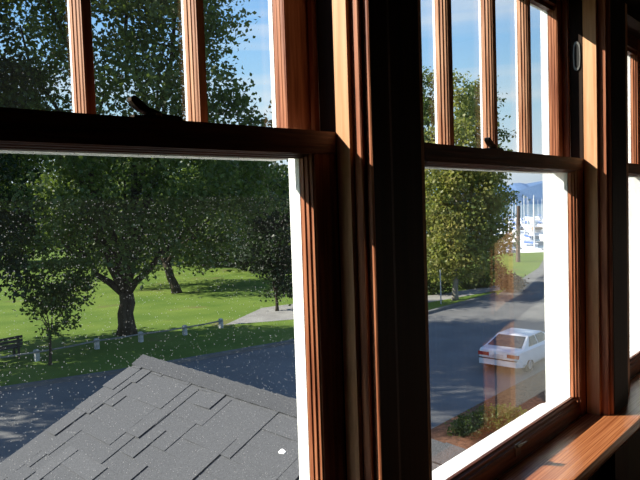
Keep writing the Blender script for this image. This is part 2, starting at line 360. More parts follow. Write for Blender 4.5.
# stool (continuous inner sill)
m = MB()
m.prism_x([(.80, ZS - .05), (.788, ZS - .042), (.783, ZS - .028), (.784, ZS - .012), (.792, ZS - .001), (.80, ZS), (1.0, ZS), (1.0, ZS - .05)], 1.36, 4.69)
m.v = [(x * U, y * U, z * U) for x, y, z in m.v]
o = m.build('trim_5', M['stool'], loc=(2.6, .75, ZS * U), off=(2.6, .75, ZS * U)); tag(o, 'varnished wooden window stool under the middle window with a bright sun patch', 'window stool', kind='structure')
m = MB(); m.box(1.36 * U, 4.69 * U, .90 * U, .955 * U, (ZS - .15) * U, (ZS - .0505) * U)
o = m.build('trim_6', M['shaded_wood'], loc=(2.6, .78, -1.0), off=(2.6, .78, -1.0)); tag(o, 'apron board under the wooden window stool, coloured dark for its shade', 'trim', kind='structure')

# ------------------------------------------------------------------ room shell (metres)
def slab(name, m, material, label, base):
    o = m.build(name, material, off=base, loc=base); tag(o, label, name.split('_')[0], kind='structure'); return o
ZF, ZC = -1.6, 1.12
XR, XL, YBK = 4.0, -2.75, -3.4
def T1(pts): return [w1(x, y) for x, y in pts]
def uprism(m, pts, z0, z1, mi=0): m.prism([(x * U, y * U) for x, y in pts], z0, z1, mi)
m = MB()
jx, jy0, jy1 = 1.352, .96, 1.12
lft0, lft1 = T1([(-3.5, fe + .012)])[0], T1([(-3.5, K + .17)])[0]
jl0, jl1 = T1([(1.03, fe + .012)])[0], T1([(1.03, K + .10)])[0]
# below and above the left window
uprism(m, [lft0, (1.22, .962), (1.22, 1.17), lft1], ZF, (ZS - .055) * U)
uprism(m, [lft0, (1.22, .94), (1.22, 1.17), lft1], .935 * U, ZC)
q0, q1 = T1([(.02, fe + .012), (.02, K + .17)])
uprism(m, [lft0, q0, q1, lft1], (ZS - .055) * U, .935 * U)
m2 = MB()
x0, x1 = 1.353, XR / U
for (a, b, z0, z1) in ((1.222, x1, ZF, (ZS - .055) * U), (1.222, x1, .935 * U, ZC), (4.215, x1, (ZS - .055) * U, .935 * U)):
    m.prism([(a * U, .957 * U), (b * U, .957 * U), (b * U, 1.17 * U), (a * U, 1.17 * U)], z0, z1)
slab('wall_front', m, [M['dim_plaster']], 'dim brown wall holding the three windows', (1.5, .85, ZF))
m = MB(); m.box(XR, XR + .12, YBK - .1, 1.17 * U, ZF, ZC)
slab('wall_right', m, M['plaster'], 'pale plaster wall at the right end of the room', (XR, -1, ZF))
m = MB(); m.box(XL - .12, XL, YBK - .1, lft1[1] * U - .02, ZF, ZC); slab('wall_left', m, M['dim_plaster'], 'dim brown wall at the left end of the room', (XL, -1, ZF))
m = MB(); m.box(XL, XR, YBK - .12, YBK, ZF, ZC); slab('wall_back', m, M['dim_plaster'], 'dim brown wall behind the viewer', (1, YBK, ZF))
shell = [(XL - .12, YBK - .12), (XR + .12, YBK - .12), (XR + .12, 1.16 * U), (1.22 * U, 1.16 * U), (lft1[0] * U, lft1[1] * U - .01)]
m = MB(); m.prism(shell, ZF - .15, ZF); slab('floor', m, M['floorwood'], 'dark wooden board floor', (1, -1, ZF))
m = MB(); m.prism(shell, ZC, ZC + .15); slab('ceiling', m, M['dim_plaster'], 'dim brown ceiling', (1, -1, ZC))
# wooden door and baseboard on the right wall (seen mirrored in the middle window)
d = empty('door_1', (XR, -.62, ZF)); tag(d, 'reddish wooden panelled door in the right wall', 'door', kind='structure')
m = MB(); m.box(-.05, -.002, -.42, .42, .005, 2.0)
for (a, b, z0, z1) in ((-.33, -.05, .15, .85), (.05, .33, .15, .85), (-.33, -.05, 1.0, 1.85), (.05, .33, 1.0, 1.85)): m.box(-.062, -.049, a, b, z0, z1)
m.build('door_leaf', M['sash'], d)
m = MB(); m.box(-.07, -.002, -.53, -.43, .005, 2.1); m.box(-.07, -.002, .43, .53, .005, 2.1); m.box(-.07, -.002, -.43, .43, 2.01, 2.1); m.build('door_casing', M['casing'], d)
m = MB(); m.tube([(-.05, .36, .95), (-.10, .36, .95), (-.12, .36, .95)], [.012, .028, .02], 10); m.build('door_knob', M['bronze'], d, smooth=True)
m = MB(); m.box(XR - .02, XR - .001, -.08, .80, ZF + .002, ZF + .14); o = m.build('baseboard_right', M['casing'], off=(XR, 0, ZF), loc=(XR, 0, ZF)); tag(o, 'wooden baseboard along the right wall', 'baseboard', kind='structure')
# outside of the storey below
m = MB(); m.prism([(x * U, y * U) for x, y in [lft1, (1.22, 1.17), (XR / U + .14, 1.17), (XR / U + .14, .6), (-3.0, .6)]], GZ, ZF - .151)
o = m.build('wall_outer', M['siding'], off=(1, .6, GZ), loc=(1, .6, GZ)); tag(o, 'painted siding of the storey below the windows', 'wall', kind='structure')

# ------------------------------------------------------------------ outdoors
def plan(r, f): return RH * r + FH * f
m = MB()
gp = [plan(r, f) for r, f in ((-420, -40), (130, -60), (130, 66), (10, 67), (4, 200), (-30, 420), (-420, 420))]
m.loft([[(p.x, p.y, GZ - 3) for p in gp], [(p.x, p.y, GZ) for p in gp]])
o = m.build('ground', M['lawn'], off=(15, 25, GZ), loc=(15, 25, GZ)); tag(o, 'broad green park lawn with tree shadows', 'lawn', kind='structure')
m = MB(); 
rd = [(-60, 8.2), (26, 8.2), (75, 5.0), (75, 30), (50, 21), (34.4, 17.0), (26.5, 16.95), (17.7, 18.0), (11.2, 19.6), (7.8, 20.8), (-60, 36)]
m.prism(rd, GZ - .05, GZ + .012)
o = m.build('road', M['asphalt'], off=(20, 12, GZ), loc=(20, 12, GZ)); tag(o, 'grey asphalt street between the house and the park', 'road', kind='structure')
m = MB(); cp = [(34.4, 17.0), (26.5, 16.95), (17.7, 18.0), (11.2, 19.6), (7.8, 20.8), (-20, 27)]
rings = []
for (x, y) in cp: rings.append([(x, y, GZ - .02), (x + .02, y + .22, GZ - .02), (x + .02, y + .22, GZ + .13), (x, y, GZ + .13)])
m.loft(rings); o = m.build('curb', M['curb'], off=(15, 18, GZ), loc=(15, 18, GZ)); tag(o, 'low grey curb along the park edge of the street', 'curb', kind='structure')
m = MB(); pp = [G(225, 325), G(300, 319), G(420, 291), G(424, 282), G(300, 303), G(262, 308)]
m.prism([(p.x, p.y) for p in pp], GZ - .03, GZ + .01); o = m.build('path', M['sidewalk'], off=tuple(pp[0]), loc=tuple(pp[0])); tag(o, 'grey footpath crossing the grass beyond the fence', 'path', kind='structure')
m = MB(); pp = [G(426, 303), G(500, 290), G(500, 285), G(426, 296)]
m.prism([(p.x, p.y) for p in pp], GZ - .03, GZ + .008); o = m.build('sidewalk', M['sidewalk'], off=tuple(pp[0]), loc=tuple(pp[0])); tag(o, 'narrow shaded sidewalk behind the grass verge', 'sidewalk', kind='structure')
m = MB(); m.prism([(6, 1.5), (40, 1.5), (40, 7.0), (24, 8.18), (10, 8.18), (6, 7.5)], GZ - .03, GZ + .02)
o = m.build('planting_bed', M['mulch'], off=(14, 5, GZ), loc=(14, 5, GZ)); tag(o, 'reddish brown bark planting bed beside the house', 'bed', kind='structure')
# water, mountains
m = MB(); wp = [plan(r, f) for r, f in ((8, 65), (400, 55), (1400, 3000), (-60, 3000), (4, 420))]
m.loft([[(p.x, p.y, GZ - 4) for p in wp], [(p.x, p.y, GZ - 1.5) for p in wp]])
o = m.build('sea', M['water'], off=tuple(plan(60, 200)), loc=tuple(plan(60, 200))); tag(o, 'calm blue-grey harbour water beyond the street', 'water', kind='structure')
def hills(name, d, px0, px1, prof, material, label):
    m = MB(); n = 60; rings = []
    rnd = random.Random(3)
    for i in range(n + 1):
        px = px0 + (px1 - px0) * i / n
        h = np.interp(px, [p[0] for p in prof], [p[1] for p in prof]) + rnd.uniform(-.6, .6)
        top = at_depth(px, h, d); foot = Vector((top.x, top.y, GZ - 1.6))
        fw = FH * (d * .18)
        mid = foot * .45 + top * .55 - fw * .35 + Vector((0, 0, rnd.uniform(-4, 4)))
        rings.append([foot - fw, mid, top, Vector((top.x, top.y, GZ - 1.6)) + fw])
    m.loft(rings)
    o = m.build(name, material, off=tuple(plan(0, d)), loc=tuple(plan(0, d))); tag(o, label, 'hill', kind='structure')
hills('mountain', 1600, 380, 760, [(380, 196), (470, 193), (510, 192), (522, 190), (532, 186), (545, 182), (580, 172), (640, 170), (760, 180)], M['hill'], 'nearer forested mountain slope above the marina, tinted with painted blue haze')
hills('ridge', 2700, 380, 760, [(380, 190), (470, 186), (508, 185), (516, 182), (525, 184), (545, 180), (580, 170), (640, 176), (760, 186)], M['hill_far'], 'distant ridge rising behind the marina, paler with painted blue haze')

# ------------------------------------------------------------------ trees
def leaves(name, blobs, n, size, material, parent, base, seed, spread=.34, twigs=55, drop=.0):
    rs = np.random.RandomState(seed)
    vol = np.array([b[1] * b[1] * b[2] for b in blobs]) ** .72; vol /= vol.sum()
    nt_ = max(1, n // twigs)
    bi = rs.choice(len(blobs), nt_, p=vol)
    d = rs.normal(size=(nt_, 3)); d /= np.linalg.norm(d, axis=1)[:, None]
    rr = rs.uniform(.18, 1, nt_) ** .42
    ctr = np.array([b[0] for b in blobs])[bi]
    rad = np.array([[b[1], b[1], b[2]] for b in blobs])[bi]
    tw = ctr + d * rr[:, None] * rad
    P = np.repeat(tw, twigs, axis=0) + rs.normal(size=(nt_ * twigs, 3)) * spread * np.array([1, 1, .62])
    k = len(P)
    a = rs.normal(size=(k, 3)); a /= np.linalg.norm(a, axis=1)[:, None]
    b = rs.normal(size=(k, 3)); b[:, 2] *= .6; b -= a * (a * b).sum(1)[:, None]; b /= np.linalg.norm(b, axis=1)[:, None]
    s = size * rs.uniform(.55, 1.15, k)[:, None]
    nrm = np.cross(a, b)
    V = np.stack([P - a * s * .5, P + b * s * .34 + nrm * s * .10, P + a * s * .5, P - b * s * .34 + nrm * s * .10], 1).reshape(-1, 3) - np.array(base)
    me = bpy.data.meshes.new(name); me.vertices.add(len(V)); me.vertices.foreach_set('co', V.astype(np.float32).ravel())
    me.loops.add(4 * k); me.loops.foreach_set('vertex_index', np.arange(4 * k, dtype=np.int32))
    me.polygons.add(k); me.polygons.foreach_set('loop_start', np.arange(0, 4 * k, 4, dtype=np.int32)); me.polygons.foreach_set('loop_total', np.full(k, 4, dtype=np.int32))
    me.materials.append(material); me.update(); me.validate()
    o = bpy.data.objects.new(name, me); C.objects.link(o); o.parent = parent
    return o
def bent(p, q, n, amp, rnd, sag=0):
    p, q = Vector(p), Vector(q); out = []
    for i in range(n + 1):
        t = i / n
        j = Vector((rnd.uniform(-1, 1), rnd.uniform(-1, 1), rnd.uniform(-.5, .5))) * amp * math.sin(math.pi * t)
        out.append(p.lerp(q, t) + j + Vector((0, 0, sag * math.sin(math.pi * t))))
    return out
def tree(name, label, base_px, blobs_px, n, size, lm, bark, tr, fork_px=None, group=None, seed=1, cat='tree', spread=.34, nb=9, base=None, twigs=55, lean=0):
    b = Vector(base) if base else G(*base_px)
    dep = b.dot(Vector(RM[:, 2]))
    root = empty(name, b); tag(root, label, cat, group)
    bl = []
    for q in blobs_px:
        px, py, r = q[0], q[1], q[2]; df = q[3] if len(q) > 3 else 0; rv = q[4] if len(q) > 4 else r
        d = dep + df + lean; bl.append((at_depth(px, py, d), r * d / F, rv * d / F))
    leaves('foliage', bl, n, size, lm, root, b, seed, spread, twigs)
    if bark:
        rnd = random.Random(seed); m = MB()
        fk = at_depth(fork_px[0], fork_px[1], dep) if fork_px else bl[0][0]
        pts = bent(b - Vector((0, 0, .05)), fk, 4, tr * .25, rnd)
        rad = [tr * 1.35, tr * 1.02, tr * .95, tr * .92, tr * .85]
        m.tube(pts, rad, 10)
        tgt = sorted(bl, key=lambda q: (q[0] - fk).length - 1.1 * (q[0] - fk).z + 1.2 * abs((q[0] - fk).dot(FH)))[:nb]
        for q in tgt:
            e = q[0]; st = fk - Vector((0, 0, tr * .5))
            ln = (e - fk).length
            pts = bent(st, e, 6, ln * .06, rnd, sag=ln * .04)
            m.tube(pts, [tr * .5 * (1 - .8 * i / 6) for i in range(7)], 7)
            for kk in range(3):
                i = rnd.randint(2, 5); s0 = pts[i]
                e2 = s0 + Vector((rnd.uniform(-1, 1), rnd.uniform(-1, 1), rnd.uniform(-.2, .9))) * q[1] * 1.0
                p2 = bent(s0, e2, 4, .15, rnd)
                m.tube(p2, [tr * .18 * (1 - .8 * j / 4) for j in range(5)], 5)
        m.build('trunk', bark, root, off=tuple(b), smooth=True)
    return root
# the great tree by the fence
tree('broadleaf_tree', 'great dark spreading tree with the thick trunk in the middle of the park fence', (127, 334),
     [(20, 25, 70, 1), (100, 15, 75, -2), (165, 40, 62, 1), (200, 8, 42), (222, 32, 22, 0, 14), (190, 80, 36), (222, 92, 22, -1, 14), (225, 122, 40, 0, 26), (243, 112, 20, -1, 15), (255, 124, 14, 0, 9), (236, 95, 12, 0, 9), (238, 28, 12, 0, 9), (150, 115, 62, -2), (70, 110, 70, 2), (5, 110, 66, 0), (-60, 60, 90), (-40, 150, 70),
      (60, 185, 52, -3), (125, 180, 60, 2), (190, 165, 52, -2), (235, 175, 44, 1), (262, 190, 30, 0, 40), (95, 232, 40), (150, 232, 44, -1), (200, 222, 40, 2), (50, 232, 40, 3), (30, -70, 90), (130, -70, 90), (-70, -40, 90), (185, -70, 60)],
     74000, .24, M['leaf_dark'], M['bark'], .38, fork_px=(126, 292), lean=-3.5, seed=11, nb=11, spread=.40)
tree('leaning_tree', 'tree with a leaning trunk farther out on the lawn, right of the great tree', (177, 293), [(160, 225, 50), (195, 235, 42, 3), (130, 225, 45, 4), (170, 190, 60, 4), (215, 215, 40)],
     16000, .34, M['leaf_dark'], M['bark'], .30, fork_px=(166, 262), seed=5, spread=.5)
tree('young_tree', 'small young tree on a thin stem beside the dark bench', (50, 365), [(62, 275, 22), (48, 295, 20), (75, 290, 18), (40, 315, 12, 0, 16), (62, 318, 14), (52, 332, 10, 0, 10), (85, 280, 14), (30, 285, 12)],
     3000, .18, M['leaf_dark'], M['bark'], .055, fork_px=(50, 335), seed=8, spread=.22, nb=6)
tree('slender_tree', 'slender drooping tree beside the footpath at the right of the left window', (277, 311), [(272, 285, 14, 0, 18), (278, 262, 20), (262, 245, 26), (285, 235, 26), (270, 205, 32), (290, 290, 10, 0, 14)],
     9000, .24, M['leaf_deep'], M['bark'], .09, fork_px=(276, 294), seed=9, spread=.3, nb=5)
far = [(-60, 268, [(-60, 215, 60), (-20, 200, 55)]), (20, 264, [(15, 225, 42, 0, 36), (20, 195, 36), (-10, 235, 35)]), (85, 264, [(85, 225, 36, 0, 34), (80, 188, 38)]), (150, 263, [(150, 222, 38, 0, 32), (145, 184, 36)]), (205, 266, [(205, 225, 34, 0, 34), (205, 188, 34), (225, 240, 24)]), (245, 270, [(245, 215, 42, 0, 46), (248, 182, 30, 0, 26), (255, 250, 20)]), (300, 270, [(300, 215, 45, 0, 46), (285, 250, 24)])]
fl = ['dark tree beyond the lawn at the far left edge, overlapped by the great crown', 'dark tree beyond the lawn above the young tree', 'dark tree beyond the lawn just left of the thick trunk', 'dark tree beyond the lawn just right of the thick trunk', 'dark tree beyond the lawn above the right part of the grass', 'tall dark tree beyond the lawn left of the slender drooping tree', 'dark tree beyond the lawn directly behind the slender drooping tree']
for i, (px, py, bl) in enumerate(far):
    tree('background_tree', fl[i], (px, py), bl, 12000, .6, M['leaf_deep'] if i % 2 else M['leaf_dark'], M['bark'], .3, fork_px=(px, py - 14), group='trees along the far side of the lawn', seed=30 + i, spread=.8, nb=4)
# a neighbour whose boughs hang in at the left edge and shade the street
tree('overhanging_tree', 'tree whose dark boughs hang into the left edge above the bench', None, [(-10, 262, 40, 0, 26), (12, 285, 20, 0, 14), (-70, 200, 90), (-40, 160, 70), (-120, 120, 110), (-60, 60, 80), (-170, 200, 80)], 22000, .22, M['leaf_deep'], M['bark'], .3, fork_px=(-110, 300), seed=15, spread=.35, base=tuple(G(-120, 372)))
def shade(name, label, r, f, hs, rad, n, lm, seed):
    b = plan(r, f) + Vector((0, 0, GZ)); d = f
    o = empty(name, b); tag(o, label, 'tree')
    bl = [(b + RH * dr + FH * df + Vector((0, 0, h)), rad, rad * .8) for dr, df, h in hs]
    leaves('foliage', bl, n, .36, lm, o, b, seed, .5)
    m = MB(); m.tube(bent(b - Vector((0, 0, .05)), b + Vector((0, 0, hs[-1][2])), 6, .2, random.Random(seed)), [.5, .4, .36, .32, .26, .18, .08], 10); m.build('trunk', M['bark'], o, off=tuple(b), smooth=True)
shade('street_tree', 'tall street tree beyond the left side of the view, shading the near street', -21.5, 20.5, [(0, -3, 8), (1, 2.5, 9), (-1, 0, 12), (2, -2, 14), (1, 2, 16), (0, 0, 19)], 4.2, 26000, M['leaf_dark'], 16)
shade('park_tree', 'park tree beyond the left side of the view, shading the fence', -19, 26.5, [(0, 0, 6), (0, 1, 9), (1, -1, 11)], 3.0, 10000, M['leaf_dark'], 17)
# middle window: street tree and companions
tree('autumn_tree', 'green tree turning yellow beside the thin grey pole at the street', (455, 300), [(462, 255, 34, 0, 24), (452, 225, 38), (478, 230, 32), (468, 190, 36), (440, 195, 34), (455, 150, 32), (480, 175, 28), (464, 118, 22, 0, 26), (455, 92, 13, 0, 18), (440, 255, 24), (488, 215, 20), (480, 128, 15), (490, 160, 16)],
     26000, .24, M['leaf_autumn'], M['pale_bark'], .17, fork_px=(455, 274), seed=21, spread=.30, nb=8)
tree('dark_tree', 'darker taller tree behind the yellowing street tree', (428, 290), [(420, 230, 40), (430, 180, 40), (415, 130, 38), (425, 92, 22, 0, 24), (478, 110, 20, 4, 30), (494, 150, 14, 4, 22), (498, 195, 14, 4, 30), (480, 90, 8, 4, 10), (500, 235, 12, 4, 22)],
     18000, .27, M['leaf_dark'], M['bark'], .25, fork_px=(428, 262), seed=22, spread=.38, nb=6)
def bush(name, label, px, py, bl, n, size, lm, seed, spread=.16, base=None):
    b = Vector(base) if base else G(px, py)
    return tree(name, label, (px, py), bl, n, size, lm, M['bark'], .04, fork_px=(px, py - 5), seed=seed, cat='shrub', spread=spread, nb=5, base=base, twigs=30)
bush('round_shrub', 'shaded green shrub left of the pale tree trunk behind the pole', 432, 294, [(430, 280, 14, 0, 12), (442, 276, 12, 0, 14)], 2600, .22, M['leaf_mid'], 41, .25)
bush('broad_shrub', 'broad bright green shrub just right of the pale street tree trunk', 472, 287, [(468, 280, 12, 0, 8), (482, 278, 11, 0, 8)], 2400, .24, M['leaf_bright'], 42, .25)
bush('dark_shrub', 'dark green shrub under the right side of the yellowing tree', 491, 281, [(491, 270, 12, 2, 8)], 2000, .26, M['leaf_deep'], 43, .25)
bush('rusty_shrub', 'rusty brown shrub at the bend of the street below the marina', 509, 289, [(508, 282, 9, -1, 6), (516, 283, 6, -1, 5)], 1600, .22, M['leaf_rust'], 44, .2)
bush('low_shrub', 'low bright green shrub in the bark bed, nearest the middle window sill', 503, 432, [(500, 418, 19, 0, 11), (515, 414, 9, 0, 7), (490, 424, 10, 0, 8)], 2600, .075, M['leaf_bright'], 45, .07)
bush('shaded_shrub', 'low dark green shrub in the bark bed left of the bright one', 474, 434, [(472, 424, 20, 0, 10), (486, 416, 11, 0, 8), (456, 430, 9, 0, 7)], 2400, .075, M['leaf_mid'], 46, .07)
m = MB()
b = G(441, 304); m.tube([b, b + Vector((0, 0, 1.9))], .035, 8)
o = m.build('sign_pole', M['metalpole'], off=tuple(b), loc=tuple(b)); tag(o, 'thin grey metal pole on the grass verge left of the pale trunk', 'pole')
b = G(518, 262); m = MB(); m.tube([b, at_depth(518.5, 206, b.dot(Vector(RM[:, 2])))], [.20, .15], 10)
o = m.build('wooden_pole', M['pole'], off=tuple(b), loc=tuple(b)); tag(o, 'brown wooden pole standing before the marina masts', 'pole')

# fence of low posts and a sagging rail
fp = [(-40, 372), (37, 361), (97, 349), (141, 342), (185, 335), (221, 328)]
pts = [G(*p) for p in fp]; y0 = pts[1].y
fr = empty('rail_fence', pts[2]); tag(fr, 'low rail fence with short white posts along the park edge', 'fence')
for p in pts:
    m = MB(); h = .42
    m.box(p.x - .08, p.x + .08, p.y - .08, p.y + .08, GZ - .02, GZ + h); m.loft([[(p.x - .08, p.y - .08, GZ + h), (p.x + .08, p.y - .08, GZ + h), (p.x + .08, p.y + .08, GZ + h), (p.x - .08, p.y + .08, GZ + h)], [(p.x - .05, p.y - .05, GZ + h + .03), (p.x + .05, p.y - .05, GZ + h + .03), (p.x + .05, p.y + .05, GZ + h + .03), (p.x - .05, p.y + .05, GZ + h + .03)]])
    m.build('post', M['post_paint'], fr, off=tuple(pts[2]))
for p, q in zip(pts[:-1], pts[1:]):
    m = MB(); m.tube([p + Vector((0, -.1, .36)), p.lerp(q, .5) + Vector((0, -.1, .34)), q + Vector((0, -.1, .36))], .035, 8); m.build('rail', M['rail_wood'], fr, off=tuple(pts[2]))
# bench
bb = G(3, 362); be = empty('park_bench', bb, R(4)); tag(be, 'dark slatted park bench at the left edge of the lawn', 'bench')
for zz in (.52, .66, .80): m = MB(); m.box(-.8, .8, -.02, .02, zz, zz + .10); m.build('back_slat', M['bench'], be)
for yy in (.08, .22, .36): m = MB(); m.box(-.8, .8, yy, yy + .11, .42, .46); m.build('seat_slat', M['bench'], be)
for xx in (-.65, .65):
    m = MB(); m.box(xx - .04, xx + .04, .02, .08, 0, .9); m.box(xx - .04, xx + .04, .40, .46, 0, .42); m.box(xx - .04, xx + .04, .08, .42, .37, .42); m.build('leg', M['bench'], be)

# ------------------------------------------------------------------ porch roof
# gable: level ridge runs from the house wall straight out to A, the near slope falls to the left
A = at_depth(145, 358, 8.4)
_v = Vector(ray(463, 453)); _b = _v * (A.z / _v.z)
DS = (_b - A); DS.z = 0; DS.normalize()                 # along the ridge, towards the house
DT = Vector((DS.y, -DS.x, 0))                           # down the near slope, in plan
def screen_slope(p):
    q = A + DT - Vector((0, 0, p)); c = RM.T @ np.array(q); return (240 - F * c[1] / c[2] - 358) / (320 + F * c[0] / c[2] - 145)
lo_, hi_ = .1, 3.0
for _ in range(50):
    mid_ = (lo_ + hi_) / 2
    if screen_slope(mid_) < -.738: hi_ = mid_
    else: lo_ = mid_
PITCH = mid_
YW = 1.17 * U + .02
LS = (A.y - YW) / -DS.y - .25                           # ridge length back to the wall
def on_left(t, s, lift=0): return A + DT * t + DS * s + Vector((0, 0, lift - PITCH * t))
def on_right(t, s, lift=0): return A - DT * t + DS * s + Vector((0, 0, lift - PITCH * t))
NL = (DT * PITCH + Vector((0, 0, 1))).normalized()
def onl(t, s, h): return on_left(t, s) + NL * h
roof = empty('porch_roof', (A.x, A.y, GZ)); tag(roof, 'grey asphalt shingled porch roof below the windows', 'roof', kind='structure')
ro = (A.x, A.y, GZ)
TE = 4.6 / math.hypot(1, PITCH) * 1.25
m = MB()
for fn in (on_left, on_right):
    te = TE if fn is on_left else TE * .8
    q = [fn(0, 0, -.01), fn(te, 0, -.01), fn(te, LS, -.01), fn(0, LS, -.01)]
    m.loft([[p - Vector((0, 0, .14)) for p in q], q])
m.build('deck', M['shingle_dark'], roof, off=ro)
m = MB(); rnd = random.Random(4)
EX = .21; dt = EX / math.hypot(1, PITCH)
nc = int(TE / dt)
for k in range(nc):
    t0, t1 = k * dt, (k + 1) * dt
    q = [onl(t0, -.03, .001), onl(t1, -.03, .004), onl(t1, LS, .004), onl(t0, LS, .001)]
    m.loft([[p - NL * .009 for p in q], q])
    s = rnd.uniform(-.1, .3)
    while s < LS - .6:
        w = rnd.choice((.22, .3, .4, .55, .75))
        if s + w > LS: break
        th = rnd.choice((.007, .010, .013, .018))
        nk = min(rnd.choice((1, 2, 2, 3, 4)), k + 1)
        ta = t0 - dt * (nk - 1)
        q = [onl(ta, s, .002), onl(t1, s, .004 + th * .45), onl(t1, s + w, .004 + th), onl(ta, s + w, .003 + th * .7)]
        m.loft([[p - NL * .006 for p in q], q], rnd.choice((0, 0, 0, 1)))
        s += w + rnd.choice((.3, .45, .6, .9, 1.3))
m.build('shingles', [M['shingle'], M['shingle_pale']], roof, off=ro)
m = MB(); s = -.05
while s < LS - .4:
    L_ = .30
    def prof(ss, u): return [onl(.16, ss, .010 + u), onl(.05, ss, .018 + u), on_left(0, ss, .030 + u), on_right(.05, ss, .018 + u), on_right(.16, ss, .010 + u), on_right(.16, ss, .0), onl(.16, ss, .0)]
    m.loft([prof(s, .016), prof(s + L_, .003)])
    s += L_ - .07
m.build('ridge_cap', M['shingle_dark'], roof, off=ro)
m = MB()
for fn, te in ((on_left, TE), (on_right, TE * .8)):
    q = [fn(0, -.035, -.02), fn(te, -.035, -.02), fn(te, -.035, -.2), fn(0, -.035, -.2)]
    m.loft([q, [p + DS * .025 for p in q]])
m.build('rake_board', M['white'], roof, off=ro)
m = MB(); zb = A.z - PITCH * TE * .72 - .18
m.prism([on_left(TE * .72, .35)[:2], on_right(TE * .72, .35)[:2], on_right(TE * .72, LS - .1)[:2], on_left(TE * .72, LS - .1)[:2]], GZ - .02, zb)
q = [on_left(TE * .72, .35, -.16), on_left(0, .35, -.16), on_right(TE * .72, .35, -.16)]
m.loft([q, [p + DS * .12 for p in q]])
m.build('porch_wall', M['siding'], roof, off=ro)
# bird dropping on the roof
def roof_at(px, py):
    v = Vector(ray(px, py)); return v * (A.dot(NL) / v.dot(NL))
b = roof_at(283, 453) + NL * .03; m = MB()
UX = (DT - Vector((0, 0, PITCH))).normalized(); UY = -DS
ringf = lambda h, k: [tuple(b + UX * (u * k) + UY * (w * k) + NL * h) for u, w in [(-.024 * math.cos(a) * (1 + .25 * math.sin(3 * a)), .05 * math.sin(a) * (1 + .3 * math.cos(2 * a))) for a in [i * .4488 for i in range(14)]]]
m.loft([ringf(-.025, 1), ringf(-.012, 1), ringf(-.008, .6)])
o = m.build('bird_dropping', M['droppings'], off=tuple(b), loc=tuple(b)); tag(o, 'small white bird dropping on the grey shingles near the left window stile', 'bird dropping')

# ------------------------------------------------------------------ the parked car (x forward, y left)
_c = G(521, 378); car = empty('car', (_c.x, _c.y + .76, GZ + .012), 0); car.scale = (.93, .91, .84); tag(car, 'white hatchback coupe parked on the shaded street, seen from behind', 'car')
def ring(x, hw, zt, zb=.24, zmid=.62, tuck=.06):
    half = [(hw * .90, zb), (hw * .985, zb + .12), (hw, zmid - .08), (hw * .995, zmid), (hw * .965, zt - .07), (hw * .90, zt - .012), (hw * .7, zt)]
    return [(x, y, z) for y, z in half] + [(x, -y, z) for y, z in reversed(half)]
m = MB()
m.loft([ring(.0, .68, .70, .42, .58), ring(.03, .74, .86, .34), ring(.12, .78, .92, .30), ring(.5, .82, .94), ring(1.2, .83, .93), ring(2.2, .83, .91), ring(3.0, .82, .88), ring(3.6, .80, .80), ring(4.05, .77, .72, .28), ring(4.25, .70, .64, .34, .52), ring(4.3, .62, .56, .40, .48)])
m.build('body', M['carpaint'], car, smooth=False)
def cab(z): 
    t = (z - .90) / .40
    xr = .42 + (1.22 - .42) * t; xf = 3.05 + (2.30 - 3.05) * t; hw = .74 + (.57 - .74) * t
    return xr, xf, hw
m = MB(); rg = []
for z in (.88, 1.05, 1.2, 1.29):
    a, f_, h = cab(z); rg.append([(a, -h, z), (a, h, z), (f_, h, z), (f_, -h, z)])
a, f_, h = cab(1.32); rg.append([(a + .12, -h * .9, 1.325), (a + .12, h * .9, 1.325), (f_ - .1, h * .9, 1.325), (f_ - .1, -h * .9, 1.325)])
m.loft(rg); m.build('roof', M['carpaint'], car)
def slopequad(nm, fn, material, out):
    m = MB(); q = [Vector(p) for p in fn]; m.loft([[p - Vector(out) * .02 for p in q], [p + Vector(out) * .012 for p in q]]); return m.build(nm, material, car)
zl, zh = .945, 1.255
a0_, f0_, h0_ = cab(zl); a1_, f1_, h1_ = cab(zh)
slopequad('rear_window', [(a0_, -h0_ + .08, zl), (a0_, h0_ - .08, zl), (a1_, h1_ - .07, zh), (a1_, -h1_ + .07, zh)], M['carglass'], (-.45, 0, .89))
slopequad('windscreen', [(f0_, -h0_ + .08, zl), (f0_, h0_ - .08, zl), (f1_, h1_ - .07, zh), (f1_, -h1_ + .07, zh)], M['carglass'], (.5, 0, .86))
for sg in (-1, 1):
    slopequad('door_window', [(1.72, sg * h0_, zl), (f0_ - .16, sg * h0_, zl), (f1_ - .10, sg * h1_, zh), (1.72, sg * h1_, zh)], M['carglass'], (0, sg * .92, .39))
    slopequad('quarter_window', [(a0_ + .40, sg * h0_, zl), (1.64, sg * h0_, zl), (1.64, sg * h1_, zh), (a1_ + .10, sg * h1_, zh)], M['carglass'], (0, sg * .92, .39))
    m = MB(); m.box(-.012, .10, min(sg * .34, sg * .75), max(sg * .34, sg * .75), .66, .79); m.build('tail_light', M['tail'], car)
    m = MB(); m.box(3.0, 3.16, min(sg * .80, sg * .96), max(sg * .80, sg * .96), .88, 1.0); m.build('wing_mirror', M['carpaint'], car)
    m = MB(); m.box(4.16, 4.285, min(sg * .36, sg * .66), max(sg * .36, sg * .66), .54, .62); m.build('headlight', M['plate'], car)
    for xw in (.80, 3.42):
        m = MB(); m.tube([(xw, sg * .63, .295), (xw, sg * .65, .295), (xw, sg * .80, .295), (xw, sg * .82, .295)], [.27, .295, .295, .27], 20); w = m.build('wheel', M['rubber'], car)
        m = MB(); m.tube([(xw, sg * .80, .295), (xw, sg * .835, .295)], [.18, .14], 14); m.build('hubcap', M['hub'], w)
